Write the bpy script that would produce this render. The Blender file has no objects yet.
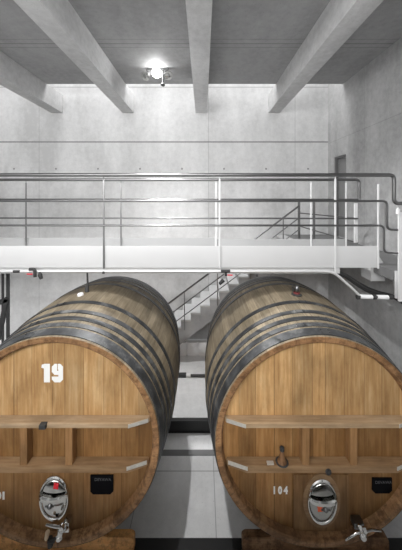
import bpy, bmesh, math, random
from mathutils import Vector, Matrix
random.seed(7)
C = bpy.context.scene.collection
PI = math.pi
H = 4.1                      # eye height above the cellar floor
F = 265.0                    # focal length in pixels of the 402 px wide frame
VX, VY = 203.0, 196.0        # where the horizon and the view axis fall in the frame

def P(px, py, y):
    return Vector(((px - VX) / F * y, y, H - (py - VY) / F * y))

# ------------------------------------------------------------------ materials
class N:
    def __init__(s, name):
        s.m = bpy.data.materials.new(name); s.m.use_nodes = True
        s.t = s.m.node_tree; s.b = s.t.nodes['Principled BSDF']
        s.tc = s.t.nodes.new('ShaderNodeTexCoord')
    def n(s, kind, **kw):
        o = s.t.nodes.new(kind)
        for k, v in kw.items(): setattr(o, k, v)
        return o
    def l(s, a, b): s.t.links.new(a, b)
    def set(s, **kw):
        for k, v in kw.items(): s.b.inputs[k.replace('_', ' ')].default_value = v
    def mapping(s, scale=(1, 1, 1), src=None, loc=(0, 0, 0)):
        mp = s.n('ShaderNodeMapping'); mp.inputs['Scale'].default_value = scale; mp.inputs['Location'].default_value = loc
        s.l(src if src is not None else s.tc.outputs['Object'], mp.inputs['Vector']); return mp.outputs['Vector']
    def noise(s, vec, scale, detail=4, rough=.55):
        o = s.n('ShaderNodeTexNoise'); o.inputs['Scale'].default_value = scale
        o.inputs['Detail'].default_value = detail; o.inputs['Roughness'].default_value = rough
        s.l(vec, o.inputs['Vector']); return o.outputs['Fac']
    def ramp(s, fac, stops):
        r = s.n('ShaderNodeValToRGB'); e = r.color_ramp.elements
        while len(e) < len(stops): e.new(.5)
        for x, (p, c) in zip(e, stops):
            x.position = p; x.color = (c, c, c, 1) if not hasattr(c, '__len__') else (*c, 1)
        s.l(fac, r.inputs['Fac']); return r.outputs['Color']
    def math(s, op, a, b=None, c=None):
        o = s.n('ShaderNodeMath', operation=op)
        for i, v in enumerate((a, b, c)):
            if v is None: continue
            if isinstance(v, (int, float)): o.inputs[i].default_value = v
            else: s.l(v, o.inputs[i])
        return o.outputs[0]
    def mix(s, fac, a, b, mode='MIX'):
        o = s.n('ShaderNodeMix', data_type='RGBA', blend_type=mode)
        for i, v in ((0, fac), (6, a), (7, b)):
            if isinstance(v, (int, float)): o.inputs[i].default_value = v
            elif hasattr(v, '__len__'): o.inputs[i].default_value = (*v, 1)[:4]
            else: s.l(v, o.inputs[i])
        return o.outputs[2]
    def xyz(s, src=None):
        o = s.n('ShaderNodeSeparateXYZ'); s.l(src if src is not None else s.tc.outputs['Object'], o.inputs[0]); return o.outputs
    def bump(s, fac, strength, dist=.01):
        o = s.n('ShaderNodeBump'); o.inputs['Strength'].default_value = strength; o.inputs['Distance'].default_value = dist
        s.l(fac, o.inputs['Height']); s.l(o.outputs[0], s.b.inputs['Normal'])

def plain(name, col, rough=.6, metal=0.0, var=.0, scale=12):
    k = N(name); k.set(Roughness=rough, Metallic=metal)
    if var:
        f = k.noise(k.tc.outputs['Object'], scale)
        c = k.mix(f, [x * (1 - var) for x in col], [min(1, x * (1 + var)) for x in col]); k.l(c, k.b.inputs['Base Color'])
    else: k.b.inputs['Base Color'].default_value = (*col, 1)
    return k.m

def concrete(name, lo, hi, rough=.75, streak=(1, 1, .25), holes=None, joints=(), zjoints=(), yjoints=(), spec=.3):
    k = N(name); k.set(Roughness=rough); k.b.inputs['Specular IOR Level'].default_value = spec
    a = k.noise(k.mapping(streak), 1.1, 6, .6); b = k.noise(k.tc.outputs['Object'], 9, 5, .65)
    d = k.noise(k.tc.outputs['Object'], 60, 2, .5)
    f = k.math('ADD', k.math('MULTIPLY', a, .65), k.math('MULTIPLY', b, .35))
    p = k.noise(k.mapping((.35, .35, .2)), 1.3, 3, .6)
    f = k.math('ADD', k.math('MULTIPLY', f, .7), k.math('MULTIPLY', p, .3))
    c = k.ramp(f, [(.38, lo * .9), (.5, (lo + hi) / 2), (.62, hi * 1.06)])
    c = k.mix(k.ramp(d, [(.2, 0.0), (.36, 1.0)]), [lo * .72] * 3, c)
    x, y, z = k.xyz()
    def line(v, at, w, dark):
        nonlocal c
        m = k.math('LESS_THAN', k.math('ABSOLUTE', k.math('SUBTRACT', v, at)), w)
        c = k.mix(k.math('MULTIPLY', m, dark), c, [lo * .3] * 3)
    for at, w, dk in joints: line(x, at, w, dk)
    for at, w, dk in zjoints: line(z, at, w, dk)
    for at, w, dk in yjoints: line(y, at, w, dk)
    if holes:
        sx, ox, zs = holes
        fx = k.math('SUBTRACT', k.math('FRACT', k.math('DIVIDE', k.math('SUBTRACT', x, ox), sx)), .5)
        fx = k.math('MULTIPLY', fx, sx)
        for zz in zs:
            r = k.math('SQRT', k.math('ADD', k.math('POWER', fx, 2), k.math('POWER', k.math('SUBTRACT', z, zz), 2)))
            c = k.mix(k.math('MULTIPLY', k.math('LESS_THAN', r, .028), .75), c, [lo * .25] * 3)
    k.l(c, k.b.inputs['Base Color']); k.bump(f, .25, .02)
    return k.m

def wood(name, dark, mid, light, axis='Z', plank=None, plank_axis='X', rough=.55, var=.5, seed=0.0, grain=1.0):
    """oak: grain stretched along an axis, boards of width `plank` told apart by tone"""
    k = N(name); k.set(Roughness=rough); k.b.inputs['Specular IOR Level'].default_value = .25
    info = k.n('ShaderNodeObjectInfo')
    v = k.n('ShaderNodeVectorMath', operation='ADD'); k.l(k.tc.outputs['Object'], v.inputs[0]); k.l(info.outputs['Location'], v.inputs[1])
    st = {'Z': (1, 1, .06), 'X': (.06, 1, 1), 'Y': (1, .06, 1)}[axis]
    g = k.noise(k.mapping(st, v.outputs[0], (seed, seed, seed)), 38 * grain, 6, .6)
    g2 = k.noise(k.mapping(tuple(min(1, q * 5) for q in st), v.outputs[0], (seed, 3, seed)), 7, 4, .6)
    f = k.math('ADD', k.math('MULTIPLY', g, .55), k.math('MULTIPLY', g2, .45))
    c = k.ramp(f, [(.28, dark), (.5, mid), (.72, light)])
    bl = k.noise(k.mapping(tuple(min(1, q * 8) for q in st), v.outputs[0], (seed, 9, seed)), 3.2, 5, .65)
    c = k.mix(1.0, c, k.ramp(bl, [(.33, .72), (.5, .97), (.68, 1.12)]), 'MULTIPLY')
    if plank:
        X, Y, Z = k.xyz(); co = {'X': X, 'Y': Y, 'Z': Z}.get(plank_axis)
        if plank_axis == 'ANGLE':
            co = k.math('ARCTAN2', X, k.math('SUBTRACT', Z, 1.20))
        q = k.math('DIVIDE', co, plank)
        # boards of unequal width
        w = k.n('ShaderNodeTexNoise', noise_dimensions='1D'); w.inputs['Scale'].default_value = .9; k.l(q, w.inputs['W'])
        q = k.math('ADD', q, k.math('MULTIPLY', w.outputs['Fac'], .9))
        idx = k.math('FLOOR', q); fr = k.math('FRACT', q)
        wn = k.n('ShaderNodeTexWhiteNoise', noise_dimensions='2D')
        cm = k.n('ShaderNodeCombineXYZ'); k.l(idx, cm.inputs[0]); 
        k.l(k.math('ADD', k.xyz(info.outputs['Location'])[0], seed), cm.inputs[1]); k.l(cm.outputs[0], wn.inputs['Vector'])
        tone = k.math('ADD', k.math('MULTIPLY', wn.outputs['Value'], var), 1 - var * .55)
        hs = k.n('ShaderNodeCombineColor')
        for i in range(3): k.l(tone, hs.inputs[i])
        c = k.mix(1.0, c, hs.outputs[0], 'MULTIPLY')
        e = k.math('LESS_THAN', k.math('MINIMUM', fr, k.math('SUBTRACT', 1, fr)), .018)
        c = k.mix(k.math('MULTIPLY', e, .55), c, [q_ * .5 for q_ in dark])
    k.l(c, k.b.inputs['Base Color']); k.bump(f, .2, .004)
    return k, c, f

M = {}
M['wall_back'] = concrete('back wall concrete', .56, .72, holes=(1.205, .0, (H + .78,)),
    joints=((-4.70, .008, .35), (.16, .008, .4), (2.64, .008, .35)), zjoints=((H + 1.55, .018, .85), (H - .62 - .9, .008, .3), (H + 3.12, .015, .4)))
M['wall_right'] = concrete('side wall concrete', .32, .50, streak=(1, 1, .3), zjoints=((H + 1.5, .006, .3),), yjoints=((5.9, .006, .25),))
M['concrete'] = concrete('grey concrete', .34, .5)
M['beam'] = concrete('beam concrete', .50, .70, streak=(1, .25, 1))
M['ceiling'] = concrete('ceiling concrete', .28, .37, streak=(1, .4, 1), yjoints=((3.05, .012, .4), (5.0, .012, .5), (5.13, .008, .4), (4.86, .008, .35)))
M['floor'] = concrete('poured floor', .70, .80, rough=.5, streak=(1, 1, 1), yjoints=((3.95, .006, .7),), joints=((.16, .005, .6), (-.9, .005, .6)))
M['stair'] = concrete('stair concrete', .27, .36)
M['steel'] = plain('stainless steel', (.20, .20, .20), .3, 1.0)
M['chrome'] = plain('polished steel', (.68, .68, .66), .09, 1.0)
M['dull_chrome'] = plain('dull polished steel', (.38, .38, .36), .12, 1.0)
M['tread'] = plain('worn stair tread', (.46, .46, .46), .6, 0, .1, 8)
M['post'] = plain('brushed steel post', (.24, .24, .24), .35, .9)
M['white_post'] = plain('pale coated post', (.66, .66, .66), .4, 0)
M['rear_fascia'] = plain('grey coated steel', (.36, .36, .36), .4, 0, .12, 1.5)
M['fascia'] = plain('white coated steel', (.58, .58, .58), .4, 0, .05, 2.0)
M['landing'] = plain('dark landing sheet', (.17, .17, .17), .6, 0, .1, 5)
M['deck'] = plain('grey deck sheet', (.66, .66, .66), .5, 0, .1, 5)
M['black_steel'] = plain('black steel', (.012, .012, .012), .45)
M['dark_steel'] = plain('dark grey steel', (.06, .06, .06), .5, .3)
M['pipe'] = plain('galvanised pipe', (.72, .72, .72), .35, .4)
M['white_plastic'] = plain('white fitting', (.85, .85, .85), .4)
M['red'] = plain('red handle', (.65, .03, .05), .4)
M['seal'] = plain('dull red seal', (.16, .03, .03), .6)
M['tag_red'] = plain('red label', (.75, .02, .035), .5)
M['tag_orange'] = plain('orange label', (.95, .16, .05), .5)
M['white_paint'] = plain('white stencil paint', (.86, .86, .84), .6)
M['slate'] = plain('black slate', (.004, .004, .005), .8); M['slate'].node_tree.nodes['Principled BSDF'].inputs['Specular IOR Level'].default_value = .08
M['chalk'] = plain('faint chalk', (.09, .09, .095), .9)
M['plate'] = plain('pale metal plate', (.55, .53, .48), .4, .35, .25, 40)
M['cork'] = plain('pale wooden peg', (.62, .48, .33), .7, 0, .2, 30)
M['door'] = plain('grey door leaf', (.25, .25, .25), .5)
M['door_frame'] = plain('dark door frame', (.14, .14, .14), .5)
M['rubber'] = plain('dark rubber', (.03, .03, .03), .7)

def hoop_mat():
    k = N('weathered hoop iron'); k.set(Roughness=.42, Metallic=.35)
    f = k.noise(k.tc.outputs['Object'], 5, 6, .7)
    k.l(k.ramp(f, [(.36, (.03, .031, .033)), (.54, (.065, .067, .07)), (.70, (.18, .18, .176))]), k.b.inputs['Base Color'])
    k.l(k.ramp(f, [(.35, .35), (.7, .6)]), k.b.inputs['Roughness']); return k.m
M['hoop'] = hoop_mat()
def wm(*a, **kw):
    k, c, f = wood(*a, **kw); return k.m
def worn(name, dark, mid, light, **kw):
    k, c, f = wood(name, dark, mid, light, **kw)
    s = k.ramp(k.noise(k.tc.outputs['Object'], 14, 5, .7), [(.46, 0.0), (.62, 1.0)])
    k.l(k.mix(k.math('MULTIPLY', s, .75), c, [q * .45 for q in dark]), k.b.inputs['Base Color']); return k.m
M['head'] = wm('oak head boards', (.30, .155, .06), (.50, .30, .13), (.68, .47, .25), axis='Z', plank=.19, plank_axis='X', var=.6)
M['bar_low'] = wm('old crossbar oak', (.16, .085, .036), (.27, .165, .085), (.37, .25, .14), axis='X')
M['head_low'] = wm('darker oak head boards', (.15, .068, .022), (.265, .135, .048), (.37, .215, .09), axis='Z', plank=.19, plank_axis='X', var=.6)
M['stave'] = wm('oak staves', (.125, .098, .066), (.225, .183, .125), (.34, .285, .205), axis='Y', plank=.098, plank_axis='ANGLE', var=.5, rough=.6)
M['chime'] = worn('worn chime wood', (.20, .10, .045), (.33, .18, .085), (.45, .27, .13), axis='X', plank=.098, plank_axis='ANGLE', var=.4)
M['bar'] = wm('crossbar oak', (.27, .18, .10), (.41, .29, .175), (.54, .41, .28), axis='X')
M['divider'] = wm('divider oak', (.18, .09, .035), (.28, .15, .062), (.38, .22, .10), axis='Z')
M['board'] = wm('hatch board oak', (.13, .065, .026), (.23, .125, .052), (.32, .19, .085), axis='Z', plank=.2, plank_axis='X', var=.25, seed=4.0)
M['saddle'] = worn('saddle wood', (.58, .26, .085), (.78, .40, .15), (.88, .54, .24), axis='X')
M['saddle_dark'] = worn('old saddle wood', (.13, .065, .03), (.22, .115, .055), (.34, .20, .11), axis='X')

# ------------------------------------------------------------------ mesh helpers
def box(bm, x0, x1, y0, y1, z0, z1, bev=0):
    r = bmesh.ops.create_cube(bm, size=1)
    v = r['verts']
    bmesh.ops.scale(bm, vec=(abs(x1 - x0), abs(y1 - y0), abs(z1 - z0)), verts=v)
    bmesh.ops.translate(bm, vec=((x0 + x1) / 2, (y0 + y1) / 2, (z0 + z1) / 2), verts=v)
    if bev:
        e = list({e for q in v for e in q.link_edges})
        bmesh.ops.bevel(bm, geom=e, offset=bev, segments=2, affect='EDGES', profile=.7)

def fillet(pts, rad, seg=6):
    pts = [Vector(p) for p in pts]; out = [pts[0]]
    for a, b, c in zip(pts, pts[1:], pts[2:]):
        u, w = (a - b), (c - b); r = min(rad, u.length * .49, w.length * .49)
        s, e = b + u.normalized() * r, b + w.normalized() * r
        for i in range(seg + 1):
            t = i / seg; out.append(s * (1 - t) ** 2 + b * 2 * t * (1 - t) + e * t * t)
    out.append(pts[-1]); return out

def tube(bm, pts, r, seg=12, rad=0):
    pts = fillet(pts, rad) if rad and not hasattr(r, '__len__') else [Vector(p) for p in pts]
    rs = r if hasattr(r, '__len__') else [r] * len(pts)
    rings = []; up = None
    for i, p in enumerate(pts):
        d = ((pts[min(i + 1, len(pts) - 1)] - pts[max(i - 1, 0)])).normalized()
        if up is None:
            up = d.orthogonal().normalized()
        up = (up - d * up.dot(d)); up = up.normalized() if up.length > 1e-6 else d.orthogonal().normalized()
        s = d.cross(up)
        rings.append([bm.verts.new(p + (up * math.cos(2 * PI * j / seg) + s * math.sin(2 * PI * j / seg)) * rs[i]) for j in range(seg)])
    for a, b in zip(rings, rings[1:]):
        for j in range(seg): bm.faces.new((a[j], a[(j + 1) % seg], b[(j + 1) % seg], b[j]))
    bm.faces.new(rings[0][::-1]); bm.faces.new(rings[-1])

def lathe(bm, prof, mat, seg=96, sx=1.0, sz=1.0, closed=False):
    """profile of (radius, distance) spun about the local Y axis, then moved by mat"""
    rings = []
    for r, y in prof:
        if r < 1e-6: rings.append([bm.verts.new(mat @ Vector((0, y, 0)))])
        else: rings.append([bm.verts.new(mat @ Vector((r * sx * math.sin(2 * PI * j / seg), y, r * sz * math.cos(2 * PI * j / seg)))) for j in range(seg)])
    prs = list(zip(rings, rings[1:])) + ([(rings[-1], rings[0])] if closed else [])
    for a, b in prs:
        for j in range(seg):
            k = (j + 1) % seg
            if len(a) == 1 and len(b) == 1: continue
            if len(a) == 1: bm.faces.new((a[0], b[k], b[j]))
            elif len(b) == 1: bm.faces.new((a[j], a[k], b[0]))
            else: bm.faces.new((a[j], a[k], b[k], b[j]))

def prism(bm, poly, fn, a, b):
    """closed polygon of (u, v) pushed from a to b; fn(u, v, w) gives the point"""
    lo = [bm.verts.new(fn(u, v, a)) for u, v in poly]; hi = [bm.verts.new(fn(u, v, b)) for u, v in poly]
    n = len(poly)
    bm.faces.new(lo[::-1]); bm.faces.new(hi)
    for i in range(n): bm.faces.new((lo[i], lo[(i + 1) % n], hi[(i + 1) % n], hi[i]))

def rod(bm, a, b, w, d, side=(1, 0, 0)):
    """flat bar between two points"""
    a, b = Vector(a), Vector(b); ax = (b - a).normalized(); s = Vector(side); s = (s - ax * s.dot(ax)).normalized(); t = ax.cross(s)
    vs = []
    for p in (a, b):
        for q, e in ((-1, -1), (1, -1), (1, 1), (-1, 1)): vs.append(bm.verts.new(p + s * (q * w / 2) + t * (e * d / 2)))
    for f in ((3, 2, 1, 0), (4, 5, 6, 7), (0, 1, 5, 4), (1, 2, 6, 5), (2, 3, 7, 6), (3, 0, 4, 7)): bm.faces.new([vs[i] for i in f])

ROOT = {}
def obj(name, bm, mat, parent=None, smooth=True, origin=None, label=None):
    off = Vector(origin) if origin is not None else (ROOT[parent.name] if parent else Vector())
    bmesh.ops.recalc_face_normals(bm, faces=bm.faces)
    bmesh.ops.translate(bm, vec=-off, verts=bm.verts)
    me = bpy.data.meshes.new(name); bm.to_mesh(me); bm.free()
    me.materials.append(mat)
    if smooth:
        me.polygons.foreach_set('use_smooth', [True] * len(me.polygons)); me.set_sharp_from_angle(angle=math.radians(35))
    o = bpy.data.objects.new(name, me); C.objects.link(o)
    ROOT[o.name] = off
    if parent: o.parent = parent
    else: o.location = off
    if label: o['label'] = label
    return o

def thing(name, label, cat, loc=(0, 0, 0), group=None):
    o = bpy.data.objects.new(name, None); o.empty_display_size = .1; C.objects.link(o); o.location = loc
    o['label'] = label; o['category'] = cat; o['kind'] = 'thing'
    if group: o['group'] = group
    ROOT[o.name] = Vector(loc); return o

def tag(o, label, cat, group=None):
    o['label'] = label; o['category'] = cat; o['kind'] = 'thing'
    if group: o['group'] = group
    return o

def struct(name, bm, mat, label=None, cat='wall'):
    o = obj(name, bm, mat); o['kind'] = 'structure'; o['category'] = cat
    if label: o['label'] = label
    return o

def B(): return bmesh.new()

# ------------------------------------------------------------------ the room
XR, XL, YB, YC = 3.59, -6.3, 7.6, 6.8
ZC = H + 2.874; ZB = H + 2.38
YF = -3.2
b = B(); box(b, XL - .3, XR + .3, YF - .3, YB + .3, -.3, 0); struct('floor', b, M['floor'], 'pale poured concrete cellar floor below the casks', 'floor')
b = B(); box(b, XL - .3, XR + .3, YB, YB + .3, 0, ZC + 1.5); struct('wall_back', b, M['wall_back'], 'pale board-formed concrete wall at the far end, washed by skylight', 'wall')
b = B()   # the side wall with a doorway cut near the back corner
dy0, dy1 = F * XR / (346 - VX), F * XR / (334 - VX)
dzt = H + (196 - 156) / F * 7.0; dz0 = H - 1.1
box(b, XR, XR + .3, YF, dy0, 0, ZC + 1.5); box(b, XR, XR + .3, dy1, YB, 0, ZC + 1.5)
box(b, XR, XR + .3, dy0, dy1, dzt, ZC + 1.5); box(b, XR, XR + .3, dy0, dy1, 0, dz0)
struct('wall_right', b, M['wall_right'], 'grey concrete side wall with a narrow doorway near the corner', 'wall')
b = B(); box(b, XL - .3, XL, YF, YB, 0, ZC + 1.5); struct('wall_left', b, M['wall_right'], 'grey concrete wall outside the picture', 'wall')
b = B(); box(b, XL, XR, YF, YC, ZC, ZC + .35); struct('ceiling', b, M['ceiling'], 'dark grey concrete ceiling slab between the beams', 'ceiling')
# far side of the slot in the roof
b = B(); box(b, XL, XR, YC, YB, ZC + 1.45, ZC + 1.5); struct('ceiling_slot', b, M['white_plastic'], 'white top of the rooflight slot', 'ceiling')
# front wall with an added light opening, and an added slab shading the heads
WZ0, WZ1 = H + 1.1, H + 2.75
b = B(); box(b, XL, XR, YF - .3, YF, 0, WZ0); box(b, XL, XR, YF - .3, YF, WZ1, ZC + 1.5); box(b, 1.2, XR, YF - .3, YF, WZ0, WZ1)
struct('wall_front', b, M['wall_right'], 'concrete wall behind the viewer with an added light opening', 'wall')
b = B(); box(b, XL, XR, YF, 1.12, H - 1.95, H - 1.7); struct('added_shade_slab', b, M['concrete'], 'unseen slab added to shade the lower cask heads', 'floor')
# beams
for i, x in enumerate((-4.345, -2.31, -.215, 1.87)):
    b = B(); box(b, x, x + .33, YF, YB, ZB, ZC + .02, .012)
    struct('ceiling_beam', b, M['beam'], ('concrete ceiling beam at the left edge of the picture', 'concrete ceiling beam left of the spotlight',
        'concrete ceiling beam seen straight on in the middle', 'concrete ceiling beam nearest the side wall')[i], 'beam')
# doorway
b = B(); w = .05
box(b, XR + .02, XR + .1, dy0, dy0 + w, dz0, dzt); box(b, XR + .02, XR + .1, dy1 - w, dy1, dz0, dzt); box(b, XR + .02, XR + .1, dy0 + w, dy1 - w, dzt - w, dzt)
o = thing('door_1', 'narrow grey door in the side wall by the far corner', 'door', (XR + .06, (dy0 + dy1) / 2, dz0)); o['kind'] = 'structure'
obj('door_frame', b, M['door_frame'], o)
b = B(); box(b, XR + .12, XR + .17, dy0 + w, dy1 - w, dz0, dzt - w); obj('door_leaf', b, M['door'], o)
# grooves in the floor
b = B(); box(b, -5, XR, 4.18, 4.28, -.001, .004); struct('trim_1', b, M['landing'], 'grey drain strip across the floor between the casks', 'drain')

# low panelled plinth under the stair
b = B(); x = -1.3
while x < 1.6:
    box(b, x + .02, x + .274, 6.79, 6.85, 0, .34, .006); x += .294
box(b, -1.3, 1.6, 6.845, 6.92, 0, .335)
struct('trim_2', b, M['white_plastic'], 'low white panelled plinth below the staircase', 'plinth')

# dark pipe lying over the floor, with a thicker grey end
t = thing('floor_pipe', 'thin dark pipe with a grey coupling lying across the pale floor', 'pipe', (0, 6.0, 0))
b = B(); tube(b, [(-.28, 6.0, .035), (1.9, 6.0, .035)], .028); obj('pipe_run', b, M['dark_steel'], t)
b = B(); box(b, -1.2, -.38, 5.97, 6.05, .002, .075, .01); obj('coupling', b, M['dark_steel'], t)
b = B(); tube(b, [(-.38, 6.0, .035), (-.28, 6.0, .035)], .04); obj('sleeve', b, M['white_plastic'], t)

# ------------------------------------------------------------------ stairs and landing
rise, run, X0, nst = .1765, .236, -1.71, 17
t = thing('staircase', 'grey concrete staircase climbing behind the casks to the landing', 'stairs', (X0, 7.0, 0))
b = B(); poly = [(X0, 0)]
for i in range(nst):
    poly += [(X0 + i * run, (i + 1) * rise), (X0 + (i + 1) * run, (i + 1) * rise)]
poly += [(X0 + nst * run, nst * rise - .37), (X0 + .55, 0)]
prism(b, poly, lambda u, v, w: Vector((u, w, v)), 6.5, 7.45)
obj('flight', b, M['stair'], t, smooth=False)
for i in range(nst):
    b = B(); box(b, X0 + i * run - .012, X0 + (i + 1) * run, 6.48, 7.46, (i + 1) * rise - .03, (i + 1) * rise + .006)
    obj('tread', b, M['tread'], t, smooth=False)
    b = B(); box(b, X0 + i * run - .006, X0 + i * run + .012, 6.485, 7.455, i * rise + .006, (i + 1) * rise - .03)
    obj('riser', b, M['stair'], t, smooth=False)
ZL = nst * rise            # landing height
t = thing('landing', 'lower steel landing joining the staircase and the walkway', 'landing', (3.0, 5.5, ZL))
b = B(); box(b, 2.305, XR - .005, 5.02, YB - .005, ZL - .15, ZL - .005); box(b, 2.80, XR - .005, 3.80, 5.02, ZL - .15, ZL - .005); obj('deck', b, M['landing'], t)
b = B(); box(b, 2.745, XR - .005, 3.77, 3.80, ZL - .36, ZL + .03, .004); obj('fascia', b, M['fascia'], t)

# ------------------------------------------------------------------ walkway
YW, YR = 3.78, 4.9
zk0, zk1 = P(0, 267.5, YW).z, P(0, 246, YW).z
DZ = zk1 - .25
XW0, XW1 = XL + .01, P(378, 0, YW).x
t = thing('walkway', 'white steel walkway crossing the hall above the casks', 'walkway', (0, (YW + YR) / 2, DZ))
b = B(); box(b, XW0, XW1, YW - .012, YW, zk0, zk1, .003); box(b, XW0, XW1, YW, YW + .05, zk0, zk0 + .012); obj('front_fascia', b, M['fascia'], t)
zr = P(0, 239, YR).z
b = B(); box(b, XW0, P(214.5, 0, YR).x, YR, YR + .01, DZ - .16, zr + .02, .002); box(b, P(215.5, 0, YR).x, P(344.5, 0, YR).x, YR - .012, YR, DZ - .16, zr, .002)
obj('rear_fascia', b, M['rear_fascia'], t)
b = B(); box(b, XW0, P(378, 0, YW).x, YW, YR - .012, DZ - .04, DZ); obj('deck', b, M['deck'], t)
b = B()
for yy in (YW + .06, YR - .14): box(b, XW0, P(342, 0, YW).x, yy, yy + .1, DZ - .16, DZ - .04)
obj('girder', b, M['deck'], t)
# the small step plate between walkway and landing
b = B(); a = P(371, 258, 4.35); c = P(385, 281, 4.35)
prism(b, [(a.x, a.z), (a.x + .12, a.z + .05), (c.x - .02, a.z - .09), (c.x, c.z), (a.x, c.z)], lambda u, v, w: Vector((u, w, v)), 4.35, 4.62)
obj('step', b, M['fascia'], t, smooth=False)

def railing(name, label, loc):
    return thing(name, label, 'railing', loc)
# front railing
t = railing('walkway_railing', 'front steel railing of the walkway with three tubes stepping down', (0, YW, zk1))
yr = YW - .03
xe = XR - .01
b = B(); tube(b, [(XW0, yr, P(0, 175, yr).z), P(394, 175, yr), P(394, 203.5, yr), Vector((xe, yr, P(0, 203.5, yr).z))], .026, 14, .07); obj('handrail', b, M['steel'], t)
b = B(); tube(b, [(XW0, yr, P(0, 201, yr).z), P(387, 201, yr), P(387, 229.5, yr), Vector((xe, yr, P(0, 231.5, yr).z))], .017, 12, .07); obj('middle_rail', b, M['steel'], t)
b = B(); tube(b, [(XW0, yr, P(0, 225.5, yr).z), P(384, 225.5, yr), P(384, 252.5, yr), Vector((xe, yr, P(0, 256.5, yr).z))], .015, 12, .07); obj('lower_rail', b, M['steel'], t)
for px, top, bot, white in ((-12, 179, 268, 0), (104, 179, 268, 0), (219.5, 179, 268, 1), (335, 179, 272, 1), (377.8, 184, 268, 1)):
    b = B(); x = P(px, 0, YW - .02).x
    rod(b, (x, YW - .028, P(0, bot, YW).z), (x, YW - .028, P(0, top, YW).z), .022, .012)
    if px != 377.8: tube(b, [(x, yr, P(0, top + 1, yr).z), (x, yr, P(0, 176, yr).z)], .007, 8)
    obj('post', b, M['white_post' if white else 'post'], t)
b = B(); x = P(398, 0, YW).x; rod(b, (x, YW - .045, P(0, 300, YW).z), (x, YW - .045, P(0, 212, YW).z), .058, .025)
tube(b, [P(398, 214, YW - .045), P(398, 209.5, YW - .045), P(398, 207.5, YW - .045)], [.028, .024, .008], 10); obj('post', b, M['white_post'], t, label='broad white end post')
# rear railing
t = railing('walkway_railing', 'rear steel railing of the walkway ending in a hooked handrail', (0, YR, zr))
yq = YR - .045
b = B(); tube(b, [(XW0, yq, P(0, 179.8, yq).z), P(359, 179.8, yq), P(359, 199, yq)], .026, 14, .07); obj('handrail', b, M['steel'], t)
b = B(); tube(b, [(XW0, yq, P(0, 199.5, yq).z), P(358, 199.5, yq)], .017, 12); obj('middle_rail', b, M['steel'], t)
b = B(); tube(b, [(XW0, yq, P(0, 218, yq).z), P(358, 218.5, yq)], .015, 12); obj('lower_rail', b, M['steel'], t)
for px, top in ((26, 183), (121, 183), (216, 183), (311, 183), (346, 183)):
    b = B(); x = P(px, 0, yq).x
    rod(b, (x, yq, P(0, 250, yq).z), (x, yq, P(0, top, yq).z), .026, .012); tube(b, [(x, yq, P(0, top, yq).z), (x, yq, P(0, 180, yq).z)], .007, 8)
    obj('post', b, M['white_post' if px > 200 else 'post'], t)
b = B(); x = P(357, 0, yq).x; rod(b, (x, yq + .04, P(0, 243, yq).z), (x, yq + .04, P(0, 203, yq).z), .058, .025); obj('post', b, M['white_post'], t, label='broad white end post')
# stair railing (three sloping tubes) and landing side railing
t = railing('stair_railing', 'sloping steel railing along the staircase behind the casks', (X0 + 2, 6.46, 1.2))
ys = 6.44
def slope(px, py, back):
    a = P(px, py, ys); return [Vector((a.x - back, ys, a.z - back * .748)), a]
for nm, py, r in (('handrail', 206, .022), ('middle_rail', 218, .014), ('lower_rail', 229.5, .012)):
    b = B(); tube(b, slope(299, py, 3.3), r, 10); obj(nm, b, M['steel'], t)
for k in range(5):
    x = 1.95 - k * .8; zt = P(299, 206, ys).z - (P(299, 0, ys).x - x) * .748
    b = B(); rod(b, (x, ys, zt - .93), (x, ys, zt), .02, .03); obj('post', b, M['post'], t)
t = railing('landing_railing', 'short steel railing beside the landing, behind the walkway', (2.4, 6.0, ZL))
pA, pB = lambda py: P(299, py, 6.45), lambda py: P(358, py, 5.02)
for nm, a, c, r in (('handrail', 200.8, 200, .02), ('middle_rail', 213, 218.5, .014), ('lower_rail', 226, 243, .013)):
    b = B(); tube(b, [pA(a), pB(c)], r, 10); obj(nm, b, M['steel'], t)
b = B(); x = pA(0).x; rod(b, (x, 6.45, ZL), (x, 6.45, P(0, 200, 6.45).z), .05, .03); obj('post', b, M['post'], t)
b = B(); q = P(314, 0, 6.08); rod(b, (q.x, q.y, ZL), (q.x, q.y, P(0, 201, 6.08).z), .045, .03); obj('post', b, M['post'], t)

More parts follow.
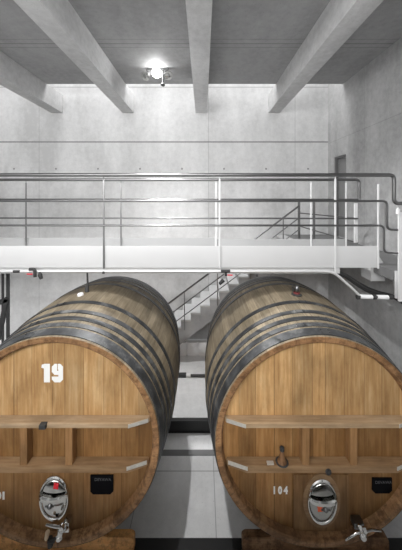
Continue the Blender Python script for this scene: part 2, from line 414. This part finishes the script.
# pipe run with valves under the walkway edge
yp = YW - .03
t = thing('service_pipe', 'thin pale pipe with red valves hung under the walkway edge', 'pipe', (0, yp, P(0, 272, yp).z))
b = B(); tube(b, [(XW0, yp, P(0, 271.3, yp).z), P(333, 271.3, yp), P(355, 291, yp), P(360, 296.5, yp)], .019, 12, .12); obj('pipe_run', b, M['pipe'], t)
b = B(); tube(b, [P(360, 296.5, yp), P(372, 297, yp)], .03, 12); tube(b, [P(377, 297, yp), P(388, 297.3, yp)], .03, 12); obj('coupling', b, M['white_plastic'], t)
b = B(); tube(b, [P(358, 296, yp), P(392, 297.6, yp)], .02, 12)
for px in (358, 374.5, 391): tube(b, [P(px - 1.2, 297, yp), P(px + 1.2, 297, yp)], .034, 12)
obj('connector', b, M['dark_steel'], t)
for k, (px, py) in enumerate(((33, 270), (226, 271))):
    b = B(); tube(b, [P(px - 3.5, py - .8, yp - .03), P(px + 1.2, py - 1, yp - .03), P(px + 2, py + 2, yp - .03), P(px + 2, py + 7, yp - .03)] if k == 0 else
                  [P(px - 5, py, yp - .03), P(px + 4, py, yp - .03)], .022, 10, .03)
    if k: tube(b, [P(px, py, yp - .03), P(px, py + 5, yp - .03)], .016, 10); tube(b, [P(px - 2.5, py + 9, yp - .03), P(px - 6.5, py + 13, yp - .03)], [.03, .022], 10)
    else: tube(b, [P(39.5, 272, yp - .03), P(40, 275, yp - .03), P(41.5, 279, yp - .03)], [.012, .03, .02], 10)
    v = obj('valve', b, M['rubber'], t)
    b = B(); rod(b, P(px - 6 if k == 0 else px + 1.5, py + 4, yp - .05), P(px - .5 if k == 0 else px + 6.5, py + 4.2, yp - .05), .014, .016, (0, 0, 1)); obj('valve_handle', b, M['red'], v, label='red lever handle')
for px, py in ((103.5, 272.5), (257, 275.5), (16.5, 271.5)):
    b = B(); tube(b, [P(px - (3 if px < 20 else .9), py, yp - .02), P(px + (3 if px < 20 else .9), py, yp - .02)], .018, 10)
    obj('clip', b, M['rubber'], t)
t = thing('cable_bundle', 'sagging dark cables running from the walkway end to the side wall', 'cable', P(360, 285, YW + .1))
for k, (dz, r) in enumerate(((0, .018), (-.035, .014), (.035, .014))):
    b = B(); pts = []
    for px, py in ((330, 270), (345, 275), (356, 283), (368, 290), (380, 294), (392, 296), (401, 301), (409, 309)):
        q = P(px, py, YW + .12 + k * .02); q.z += dz * (1 - abs(px - 365) / 60); pts.append(q)
    tube(b, pts, r, 8, .2); obj('cable', b, M['rubber'], t)
# black bracket post on the left
t = thing('ladder_frame', 'dark steel upright frame at the left edge beside the numbered cask', 'frame', P(5, 270, 4.95))
yl = 4.95
b = B(); q = P(8, 0, yl); box(b, q.x - .028, q.x + .028, yl - .012, yl + .012, 0, P(0, 262, yl).z); obj('upright', b, M['dark_steel'], t)
b = B(); q = P(2.8, 0, yl); box(b, q.x - .018, q.x + .018, yl - .012, yl + .012, 0, P(0, 262, yl).z); obj('upright', b, M['dark_steel'], t)
b = B(); rod(b, P(-8, 306, yl), P(8, 298.5, yl), .09, .05, (0, 0, 1)); rod(b, P(7, 299, yl), P(-2, 340, yl), .08, .05, (1, 0, 0)); obj('brace', b, M['dark_steel'], t)

# ------------------------------------------------------------------ black support beams under the casks
YH, LC = 2.76, 2.08
RB = 1.20
ZA = H - 246.5 / F * YH             # cask axis height
for y, w, nm in ((2.80, .215, 'black steel beam under the front of the casks'), (4.58, .07, 'black steel beam under the back of the casks')):
    zt = H - 3.89
    b = B(); box(b, -4.6, XR - .01, y, y + w, zt - .016, zt); box(b, -4.6, XR - .01, y, y + w, .0, .016); box(b, -4.6, XR - .01, y + .012, y + .03, .016, zt - .016)
    tag(obj('steel_beam', b, M['black_steel'], origin=(0, y + w / 2, 0)), nm, 'beam', None)

# ------------------------------------------------------------------ the casks
def Rad(y):
    q = 2 * y / LC - 1
    return 1.1 + .10 * (1 - q * q)

def glyph_text(bm, text, size, x, z, y, bold=0.0, align='CENTER', extrude=.0015, sx=1.0):
    cu = bpy.data.curves.new('lettering', 'FONT'); cu.body = text; cu.size = size; cu.extrude = extrude; cu.offset = bold; cu.align_x = align
    o = bpy.data.objects.new('lettering', cu); C.objects.link(o)
    me = bpy.data.meshes.new_from_object(o.evaluated_get(bpy.context.evaluated_depsgraph_get()))
    bpy.data.objects.remove(o); bpy.data.curves.remove(cu)
    me.transform(Matrix.Translation((x, y, z)) @ Matrix.Rotation(PI / 2, 4, 'X') @ Matrix.Diagonal((sx, 1, 1, 1)))
    bm.from_mesh(me); bpy.data.meshes.remove(me)

def rrect(x0, z0, x1, z1, r, n=4):
    out = []
    for cx, cz, a in ((x1 - r, z1 - r, 0), (x0 + r, z1 - r, 90), (x0 + r, z0 + r, 180), (x1 - r, z0 + r, 270)):
        for i in range(n + 1):
            t = math.radians(a + 90 * i / n); out.append((cx + r * math.cos(t), cz + r * math.sin(t)))
    return out

def make_cask(cx, left):
    zb = ZA - RB
    label = ('huge oak cask with a large white 19 painted on its head' if left else 'huge oak cask marked 104, nearest the side wall')
    t = thing('oak_cask', label, 'cask', (cx, YH, zb), 'pair of oak casks below the walkway')
    T = Matrix.Translation((cx, YH, ZA))
    # staves with the outer skin, chime ends and the inner rims
    n = 40
    b = B(); lathe(b, [(Rad(LC * i / n), LC * i / n) for i in range(n + 1)], T, 128); obj('staves', b, M['stave'], t)
    for y0, s, nm in ((0, 1, 'chime'), (LC, -1, 'chime')):
        b = B(); e = Rad(0)
        lathe(b, [(e + .0015, y0 + s * .022), (e + .001, y0 + s * .004), (e - .006, y0 - s * .001), (e - .055, y0 - s * .001), (e - .066, y0 + s * .008), (e - .085, y0 + s * .085), (e - .02, y0 + s * .085)], T, 128)
        obj(nm, b, M['chime'], t)
    yh = .075
    cut = .20; an = math.asin(cut / 1.03)
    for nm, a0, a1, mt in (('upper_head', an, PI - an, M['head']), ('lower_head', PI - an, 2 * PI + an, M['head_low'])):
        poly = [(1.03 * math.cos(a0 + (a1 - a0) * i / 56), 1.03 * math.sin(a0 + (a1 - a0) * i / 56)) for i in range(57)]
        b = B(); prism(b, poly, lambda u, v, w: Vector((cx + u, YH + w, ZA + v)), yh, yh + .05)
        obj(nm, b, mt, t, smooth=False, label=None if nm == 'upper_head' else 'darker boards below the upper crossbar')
    b = B(); lathe(b, [(0, LC - yh), (1.03, LC - yh), (1.03, LC - yh - .05), (0, LC - yh - .05)], T, 96); obj('back_head', b, M['head'], t)
    # hoops
    spec = [(.012, .052), (.078, .030), (.135, .029), (.200, .030), (.312, .032)]
    hoops = spec + [(1 - a - w, w) for a, w in spec]
    for i, (a, w) in enumerate(hoops):
        b = B(); y0, y1 = a * LC, (a + w) * LC; th = .008
        k = 4; outer = [(Rad(y0 + (y1 - y0) * j / k) + th, y0 + (y1 - y0) * j / k) for j in range(k + 1)]
        lathe(b, [(Rad(y0) - .004, y0)] + outer + [(Rad(y1) - .004, y1)], T, 128)
        h = obj('hoop', b, M['hoop'], t)
        # riveted lap where the ends of the hoop meet
        if i < 5:
            b = B(); ang0 = math.radians((4, -7, 8, -3, 3)[i] if not left else (-16, -12, -20, -10, -14)[i]); span = .055
            vs = []
            for j in range(7):
                an = ang0 + span * (j - 3) / 3
                row = [Vector(((Rad(y) + r) * math.sin(an), y, (Rad(y) + r) * math.cos(an))) for y, r in ((y0 + .006, .008), (y0 + .006, .013), (y1 - .006, .013), (y1 - .006, .008))]
                vs.append([b.verts.new(T @ q) for q in row])
            for p, q in zip(vs, vs[1:]):
                for j in range(3): b.faces.new((p[j], p[j + 1], q[j + 1], q[j]))
            b.faces.new(vs[0]); b.faces.new(vs[-1][::-1])
            for sgn in (-1, 1):
                for fy in (.3, .7):
                    an = ang0 + sgn * span * .65; y = y0 + (y1 - y0) * fy; d = Vector((math.sin(an), 0, math.cos(an)))
                    p = Vector((0, y, 0)) + d * Rad(y); tube(b, [T @ (p + d * .012), T @ (p + d * .018), T @ (p + d * .021)], [.011, .010, .004], 8)
            obj('rivet_lap', b, M['dark_steel'] if i == 0 and not left else M['hoop'], h)
    # head furniture, in cask coordinates: dx across, dz above the axis, y towards the back
    def W(dx, y, dz): return Vector((cx + dx, YH + y, ZA + dz))
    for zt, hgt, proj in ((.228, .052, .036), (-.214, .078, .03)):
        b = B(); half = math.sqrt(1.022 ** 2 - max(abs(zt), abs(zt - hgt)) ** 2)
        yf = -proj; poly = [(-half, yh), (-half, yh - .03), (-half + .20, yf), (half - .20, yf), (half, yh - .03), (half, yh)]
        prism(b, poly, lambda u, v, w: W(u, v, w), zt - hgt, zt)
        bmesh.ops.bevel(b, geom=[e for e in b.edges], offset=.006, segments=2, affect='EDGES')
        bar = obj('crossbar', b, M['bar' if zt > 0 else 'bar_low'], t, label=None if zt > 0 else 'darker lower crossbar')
        for s in (-1, 1):
            p0, p1 = W(s * (half - .005), yh - .034, 0), W(s * (half - .215), yf - .001, 0)
            zz0, zz1 = (ZA + zt - .045, ZA + zt - .008)
            b = B(); d = (p1 - p0).normalized(); nrm = Vector((d.y, -d.x, 0)) * (1 if Vector((d.y, -d.x, 0)).y < 0 else -1)
            q0, q1 = p0 + d * .012, p1 - d * .005
            vs = []
            for off in (.0, .007):
                for q in (q0, q1):
                    for z in (zz0, zz1): vs.append(b.verts.new(Vector((q.x, q.y, z)) + nrm * off))
            for f in ((0, 1, 3, 2), (4, 6, 7, 5), (0, 4, 5, 1), (2, 3, 7, 6), (0, 2, 6, 4), (1, 5, 7, 3)): b.faces.new([vs[i] for i in f])
            for u in (.15, .5, .85):
                q = q0.lerp(q1, u) + nrm * .007; q.z = (zz0 + zz1) / 2; tube(b, [q, q + nrm * .004], .006, 8)
            obj('end_plate', b, M['plate'], bar)
    for x in ((-.30, .17) if left else (-.165, .33)):
        b = B(); box(b, cx + x - .037, cx + x + .037, YH - .022, YH + yh, ZA - .214, ZA + .176, .006); obj('divider', b, M['divider'], t)
    # hatch
    mx, mz = (-.025, -.648) if left else (.03, -.665)
    if not left:
        b = B(); prism(b, [(mx - .29, -.40), (mx - .29, -.98), (mx - .2, -.995), (mx + .25, -.995), (mx + .29, -.97), (mx + .29, -.40)][::-1], lambda u, v, w: W(u, w, v), yh - .016, yh + .002)
        obj('hatch_board', b, M['board'], t)
    y0 = yh - (.016 if not left else 0)
    Tm = Matrix.Translation(W(mx, y0, mz))
    hatch = None
    b = B(); sx, sz = .158, .236
    if not left:
        lathe(b, [(1.0, 0), (1.0, -.012), (1.24, -.012), (1.24, .0)], Tm, 48, sx, sz * .98); obj('hatch_surround', b, M['bar_low'], t); b = B()
    lathe(b, [(1.0, .0), (1.01, -.02), (.97, -.032), (.90, -.03), (.86, -.018), (.84, .0)], Tm, 64, sx, sz); hatch = obj('hatch_rim', b, M['chrome'], t)
    b = B(); dome = [(.87, -.012)] + [(.86 * math.cos(a), -.018 - .045 * math.sin(a)) for a in [PI / 2 * i / 8 for i in range(8)]] + [(0, -.063)]
    lathe(b, dome, Tm, 64, sx, sz); obj('hatch_cover', b, M['chrome' if left else 'dull_chrome'], hatch)
    b = B(); zc = mz + .055
    pts = [W(mx + sx * .93 * q, y0 - .03 - .055 * math.sqrt(max(0, 1 - q * q)), zc) for q in [-1 + i / 6 for i in range(13)]]
    prof = []
    for q in pts: prof.append([b.verts.new(q + Vector((0, dy, dz))) for dy, dz in ((0, -.024), (-.016, -.016), (-.016, .016), (0, .024))])
    for p, q in zip(prof, prof[1:]):
        for j in range(4): b.faces.new((p[j], p[(j + 1) % 4], q[(j + 1) % 4], q[j]))
    b.faces.new(prof[0]); b.faces.new(prof[-1][::-1]); obj('clamp_bar', b, M['chrome'], hatch)
    b = B(); Tk = Matrix.Translation(W(mx, y0 - .085, mz + .012)); lathe(b, [(0, -.035), (.014, -.033), (.026, -.02), (.026, -.006), (.015, .0), (.015, .03)], Tk, 24)
    tube(b, [W(mx - .045, y0 - .10, mz + .012), W(mx + .045, y0 - .10, mz + .012)], .008, 8); obj('clamp_screw', b, M['steel'], hatch)
    b = B(); lx, lz = (.024, .125) if left else (-.016, -.075)
    tq = P(56, 486, YH + y0 - .07) if left else P(320, 508.5, YH + y0 - .075); lx, lz = tq.x - cx - mx, tq.z - ZA - mz
    yt = y0 - (.07 if left else .075)
    box(b, cx + mx + lx - .025, cx + mx + lx + .025, YH + yt - .002, YH + yt + .002, ZA + mz + lz - .032, ZA + mz + lz + .032)
    bmesh.ops.rotate(b, cent=W(mx + lx, yt, mz + lz), matrix=Matrix.Rotation(.12 if left else -.12, 3, 'Y'), verts=b.verts)
    tube(b, [W(mx + lx, yt, mz + lz), W(mx + lx * .8, y0 - .03, mz + lz * .8)], .003, 6)
    obj('tag', b, M['tag_red' if left else 'tag_orange'], hatch, label='red tag' if left else 'orange tag')
    # slate plaque with faint chalk marks
    sx0, sx1, sz0, sz1 = (.357, .60, -.61, -.41) if left else (.575, .785, -.60, -.44)
    b = B(); c = .03; prism(b, [(sx0, sz1), (sx0, sz0 + c), (sx0 + c, sz0), (sx1 - c, sz0), (sx1, sz0 + c), (sx1, sz1)], lambda u, v, w: W(u, w, v), yh - .014, yh)
    sl = obj('slate_plaque', b, M['slate'], t, label='black slate plaque')
    b = B(); glyph_text(b, 'DEYAWA' if left else 'DEVAWA', .042, cx + (sx0 + sx1) / 2 + .012, ZA + sz1 - .055, YH + yh - .0145, 0, 'CENTER', .001)
    obj('chalk_writing', b, M['chalk'], sl)
    # painted figures
    if left:
        b = B(); ybp = yh - .001
        x0, zb_, zt_ = -.166, .574, .772
        f = lambda u, v, w: W(u, w, v)
        prism(b, [(x0 + .022, zb_), (x0 + .086, zb_), (x0 + .086, zt_), (x0 + .03, zt_), (x0, zt_ - .008), (x0 - .006, zt_ - .04), (x0 + .022, zt_ - .05)][::-1], f, ybp, yh + .001)
        # the 9, cut by thin stencil bridges
        n0, n1 = x0 + .106, x0 + .226
        def ch(x_0, z_0, x_1, z_1, c, which):
            pts = []
            for k, (x, z, dx, dz) in enumerate(((x_0, z_0, 1, 1), (x_1, z_0, -1, 1), (x_1, z_1, -1, -1), (x_0, z_1, 1, -1))):
                if k in which:
                    pa, pb = (x, z + dz * c), (x + dx * c, z)
                    pts += [pa, pb] if k in (0, 2) else [pb, pa]
                else: pts.append((x, z))
            return pts
        mid = (n0 + n1) / 2
        prism(b, ch(n0, zt_ - .118, mid - .004, zt_, .03, (0, 3)), f, ybp, yh + .001)                 # bowl, left half
        prism(b, ch(mid + .004, zt_ - .062, n1, zt_, .03, (2,)), f, ybp, yh + .001)                   # bowl, right half
        prism(b, ch(mid + .010, zb_ + .062, n1, zt_ - .062, .0, ()), f, ybp, yh + .001)               # stem
        prism(b, ch(mid - .004, zt_ - .118, mid + .010, zt_ - .075, .0, ()), f, ybp, yh + .001)
        prism(b, ch(n0, zb_, n1, zb_ + .062, .03, (0, 1)), f, ybp, yh + .001)                         # tail
        obj('painted_number', b, M['white_paint'], t, label='large white stencilled 19')
        b = B(); glyph_text(b, '101', .105, cx - .55, ZA - .673, YH + yh - .001, .006, 'RIGHT', .001); obj('painted_number', b, M['white_paint'], t, label='small white 101')
    else:
        b = B(); glyph_text(b, '1 0 4', .105, cx - .405, ZA - .615, YH + yh - .001, .006, 'CENTER', .001, .75); obj('painted_number', b, M['white_paint'], t, label='small white 104')
    # tap on the lower chime
    def TP(px, py, y): return P(px, py, y)
    ty = YH - .01
    if left:
        p0 = P(66, 528, ty); b = B(); box(b, p0.x - .03, p0.x + .03, YH - .012, YH + .07, p0.z - .05, p0.z + .05, .01); tp = obj('tap', b, M['chrome'], t)
        b = B(); tube(b, [p0 + Vector((0, .01, 0)), P(64, 528, ty - .03), P(60.5, 531, ty - .05), P(59.5, 537, ty - .055), P(59.3, 539.5, ty - .055)], [.028, .03, .03, .027, .022], 14)
        lathe(b, [(0, -.03), (.02, -.028), (.034, -.01), (.034, .012), (.02, .025), (0, .027)], Matrix.Translation(P(59.5, 537, ty - .055)), 20)
        lathe(b, [(0, -.028), (.022, -.02), (.028, 0), (.022, .02), (0, .028)], Matrix.Translation(P(62, 527, ty - .045)), 20)
        obj('tap_body', b, M['chrome'], tp)
        b = B(); tube(b, [P(61, 527, ty - .06), P(55, 526.6, ty - .065), P(46, 524.8, ty - .06)], [.014, .013, .009], 10); obj('tap_handle', b, M['chrome'], tp)
        b = B(); tube(b, [P(46.2, 539.5, ty - .03), P(46.4, 538, ty - .03), P(47.6, 532, ty - .03), P(47.8, 530.8, ty - .03)], [.014, .020, .022, .014], 12); pg = obj('spigot_peg', b, M['cork'], t, label='pale wooden peg')
        b = B(); tube(b, [P(48, 541, ty - .03), P(55, 540, ty - .02)], .02, 12); tube(b, [P(50, 538, ty - .02), P(50.5, 546, ty - .02)], .026, 12); tube(b, [P(51, 541, ty - .02), P(51, 541, ty + .05)], .02, 12); obj('peg_socket', b, M['rubber'], pg)
    else:
        p0 = P(359.3, 526.6, ty); b = B(); box(b, p0.x - .052, p0.x + .052, YH - .012, YH + .07, p0.z - .032, p0.z + .032, .012); tp = obj('tap', b, M['steel'], t)
        b = B(); tube(b, [p0 + Vector((0, .01, 0)), P(360, 528, ty - .03), P(361.5, 533, ty - .05), P(362.4, 537, ty - .055)], [.028, .03, .034, .03], 14)
        lathe(b, [(0, -.035), (.024, -.032), (.038, -.01), (.038, .012), (.02, .028), (0, .03)], Matrix.Translation(P(362.4, 535.5, ty - .06)), 24)
        lathe(b, [(0, -.026), (.02, -.02), (.027, 0), (.02, .02), (0, .026)], Matrix.Translation(P(364.5, 530, ty - .05)), 20)
        obj('tap_body', b, M['chrome'], tp)
        b = B(); tube(b, [P(359.5, 532.3, ty - .06), P(356.5, 533, ty - .065), P(345.5, 540.3, ty - .06)], [.014, .013, .008], 10); obj('tap_handle', b, M['chrome'], tp)
        b = B(); tube(b, [P(364, 531.5, ty - .06), P(372, 529.8, ty - .065), P(381, 531, ty - .06)], [.014, .013, .009], 10); obj('tap_handle', b, M['chrome'], tp)
    # small plug or clamp on the bars
    b = B()
    if left:
        q = W(-.082, -.035, .2); box(b, q.x - .034, q.x + .034, q.y - .03, q.y + .02, q.z - .012, q.z + .032, .006); obj('bar_clamp', b, M['rubber'], t, label='small black clamp')
    else:
        q = W(.06, -.03, -.27); lathe(b, [(0, -.012), (.012, -.012), (.014, -.004), (.024, -.004), (.027, -.016), (.03, 0), (.03, .01)], Matrix.Translation(q), 20); obj('bar_plug', b, M['dark_steel'], t, label='round dark plug')
    # bung on the shoulder
    px, py = (80.5, 289.5) if left else (296.5, 292)
    yb_ = YH + LC * .44; q = P(px, py, yb_); d = Vector((q.x - cx, 0, 0)); d.z = math.sqrt(Rad(LC * .44) ** 2 - d.x ** 2); s = Vector((cx, yb_, ZA)) + d; u = d.normalized()
    b = B()
    if left:
        tube(b, [s - u * .02, s + u * .02, s + u * .032], [.042, .042, .03], 18); obj('bung', b, M['white_plastic'], t, label='white round bung')
    else:
        tube(b, [s - u * .02, s + u * .012, s + u * .02], [.07, .07, .05], 18); bg = obj('bung', b, M['dark_steel'], t)
        b = B(); tube(b, [s + u * .015, s + u * .04], .045, 16); obj('bung_seal', b, M['seal'], bg, label='dull red seal')
        b = B(); tube(b, [s + u * .05, s + u * .075, s + u * .11, s + u * .13], [.03, .036, .028, .016], 16); tube(b, [s + u * .05 + Vector((-.05, 0, 0)), s + u * .12 + Vector((-.06, 0, 0))], .016, 10); obj('airlock', b, M['steel'], bg)
    return t

CL, CR = -149.5 / 96 , 118 / 96
make_cask(CL, True); make_cask(CR, False)

# filling hose from the pipe to the cask shoulder
b = B(); p0 = P(88, 272, yp); p1 = P(87, 284.5, yp + .0)
yy = YW; R_ = Rad(yy - YH); xx = P(87, 0, yy).x; zz = ZA + math.sqrt((R_ + .01) ** 2 - (xx - CL) ** 2)
tube(b, [(xx, yy, zz), (xx, yy, zz + .05), (xx + .01, yy, zz + .12), (xx + .012, yy - .02, p0.z)], [.03, .026, .014, .012], 10)
tag(obj('filling_hose', b, M['dark_steel'], origin=(xx, yy, zz)), 'short dark hose hanging from the pipe onto the cask marked 19', 'hose')

# loose bung standing on the lower bar of the cask marked 104
q = Vector((CR - .405, YH + .005, ZA - .214))
t = thing('bottle_stopper', 'dark conical stopper standing on the lower bar of the cask marked 104', 'stopper', q)
b = B(); prof = [(0, 0), (.052, 0), (.052, .008), (.044, .016), (.04, .02), (.032, .055), (.02, .095), (.016, .12), (0, .12)]
lathe(b, prof, Matrix.Translation(q) @ Matrix.Rotation(PI / 2, 4, 'X'), 24); obj('body', b, M['saddle_dark'], t)
b = B(); lathe(b, [(0, .12), (.016, .12), (.024, .128), (.024, .155), (.016, .163), (0, .163)], Matrix.Translation(q) @ Matrix.Rotation(PI / 2, 4, 'X'), 24); obj('knob', b, M['rubber'], t)
b = B(); lathe(b, [(.042, .0), (.055, .001), (.066, .008), (.056, .014), (.043, .010)], Matrix.Translation(q) @ Matrix.Rotation(PI / 2, 4, 'X'), 24); obj('collar', b, M['rubber'], t)
b = B(); rod(b, q + Vector((-.16, -.01, .007)), q + Vector((-.09, -.01, .007)), .035, .012, (0, 1, 0)); obj('tab', b, M['plate'], t)

# saddles
def saddle(cx, y0, y1, half_l, half_r, mat, label, end):
    zt = H - 3.89; b = B(); ym = (y0 + y1) / 2 - YH; R = max(Rad(y0 - YH), Rad(y1 - YH)) + .009
    top = zt + .165; x0, x1 = -half_l, half_r; poly = [(x0, zt), (x1, zt)]
    rr = .05; xe = .36
    for i in range(5):
        a = PI / 2 * i / 4; poly.append((x1 - rr + rr * math.cos(a), top - rr + rr * math.sin(a)))
    poly.append((.52, top))
    m = 16
    for i in range(m + 1):
        x = xe - 2 * xe * i / m; poly.append((x, ZA - math.sqrt(R * R - x * x)))
    poly.append((-.52, top))
    for i in range(5):
        a = PI / 2 + PI / 2 * i / 4; poly.append((x0 + rr + rr * math.cos(a), top - rr + rr * math.sin(a)))
    prism(b, [(u + cx, v) for u, v in poly], lambda u, v, w: Vector((u, w, v)), y0, y1)
    o = tag(obj('cask_saddle', b, mat, origin=(cx, (y0 + y1) / 2, zt), smooth=False), label, 'saddle', 'wooden saddles under the casks')
    return o
saddle(CL, 2.89, 2.965, .80, .80, M['saddle'], 'orange-brown wooden saddle under the front of the cask marked 19', 1)
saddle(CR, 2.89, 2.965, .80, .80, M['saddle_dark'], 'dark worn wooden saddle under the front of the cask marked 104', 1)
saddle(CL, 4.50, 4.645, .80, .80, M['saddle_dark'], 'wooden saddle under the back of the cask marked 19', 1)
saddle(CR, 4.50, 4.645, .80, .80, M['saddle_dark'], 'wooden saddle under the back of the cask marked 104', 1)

# ------------------------------------------------------------------ ceiling spotlight
lp = P(157, 73, 5.95)
t = thing('ceiling_spotlight', 'bright spotlight cluster under the ceiling between two beams', 'spotlight', (lp.x, lp.y, ZC))
b = B(); box(b, lp.x - .22, lp.x + .26, lp.y - .03, lp.y + .03, ZC - .04, ZC, .005); obj('mounting_rail', b, M['dark_steel'], t)
em = N('lamp glow'); em.b.inputs['Emission Color'].default_value = (1, 1, 1, 1); em.b.inputs['Emission Strength'].default_value = 60
for k, (dx, dzz, lit) in enumerate(((0, 0, True), (-.24, -.06, False), (.24, -.05, False))):
    b = B(); c = Vector((lp.x + dx, lp.y - .02, lp.z + dzz))
    d = Vector((0, -.8, -.6)).normalized() if lit else Vector((.5 if dx > 0 else -.5, -.5, -.7)).normalized()
    tube(b, [c - d * .10, c - d * .09, c - d * .02, c + d * .02], [.03, .055, .068, .07], 18)
    hd = obj('lamp_head', b, M['dark_steel'], t)
    b = B(); tube(b, [c - d * .08, Vector((c.x, lp.y, ZC - .03))], .012, 8); obj('stem', b, M['dark_steel'], hd)
    b = B(); tube(b, [c + d * .01, c + d * .03, c + d * .07, c + d * .09], [.062, .105, .09, .03], 18); obj('lens', b, em.m if lit else M['chrome'], hd)
b = B(); q = P(163, 84, 5.95); tube(b, [(q.x, lp.y, ZC - .03), (q.x, lp.y, q.z + .02), (q.x, lp.y - .02, q.z - .03)], [.015, .02, .05], 10); obj('bracket', b, M['dark_steel'], t)

# ------------------------------------------------------------------ light
def area(name, loc, rot, sx, sy, power, col=(1, 1, 1)):
    l = bpy.data.lights.new(name, 'AREA'); l.shape = 'RECTANGLE'; l.size = sx; l.size_y = sy; l.energy = power; l.color = col
    o = bpy.data.objects.new(name, l); C.objects.link(o); o.location = loc; o.rotation_euler = rot; return o
area('rooflight', ((XL + XR) / 2, (YC + YB) / 2, ZC + 1.4), (0, 0, 0), 9.6, .7, 115)
area('added_front_light', ((XL + 1.2) / 2, YF + .02, (WZ0 + WZ1) / 2), (PI / 2, 0, 0), 1.2 - XL, WZ1 - WZ0, 460)  # unseen area light added behind the camera to brighten the cask heads
def spot(loc, at, power, angle, blend, rad):
    l = bpy.data.lights.new('spot_light', 'SPOT'); l.energy = power; l.spot_size = math.radians(angle); l.spot_blend = blend; l.shadow_soft_size = rad
    o = bpy.data.objects.new('spot_light', l); C.objects.link(o); o.location = loc
    o.rotation_euler = (Vector(at) - Vector(loc)).to_track_quat('-Z', 'Y').to_euler()
spot((lp.x, lp.y - .12, lp.z - .06), (-.5, 3.2, 0), 420, 125, .6, .05)
spot((-.95, 2.9, ZC - .25), (-.3, 3.0, 0), 400, 140, .5, .07)  # extra lamp out of view, added to light the cask tops and floor

wd = bpy.data.worlds.new('World'); bpy.context.scene.world = wd; wd.use_nodes = True
wd.node_tree.nodes['Background'].inputs[0].default_value = (1, 1, 1, 1); wd.node_tree.nodes['Background'].inputs[1].default_value = .6

# ------------------------------------------------------------------ camera
cd = bpy.data.cameras.new('camera'); cam = bpy.data.objects.new('camera', cd); C.objects.link(cam)
cam.location = (0, 0, H); cam.rotation_euler = (PI / 2, 0, 0)
cd.sensor_fit = 'HORIZONTAL'; cd.sensor_width = 36; cd.lens = 36 * F / 402
cd.shift_x = (201 - VX) / 402; cd.shift_y = -(275 - VY) / 402
cd.clip_start = .05
sc = bpy.context.scene; sc.camera = cam
sc.view_settings.view_transform = 'Standard'; sc.view_settings.look = 'None'; sc.view_settings.gamma = 1; sc.view_settings.exposure = .5
sc.cycles.use_denoising = True; sc.cycles.max_bounces = 10; sc.cycles.diffuse_bounces = 6
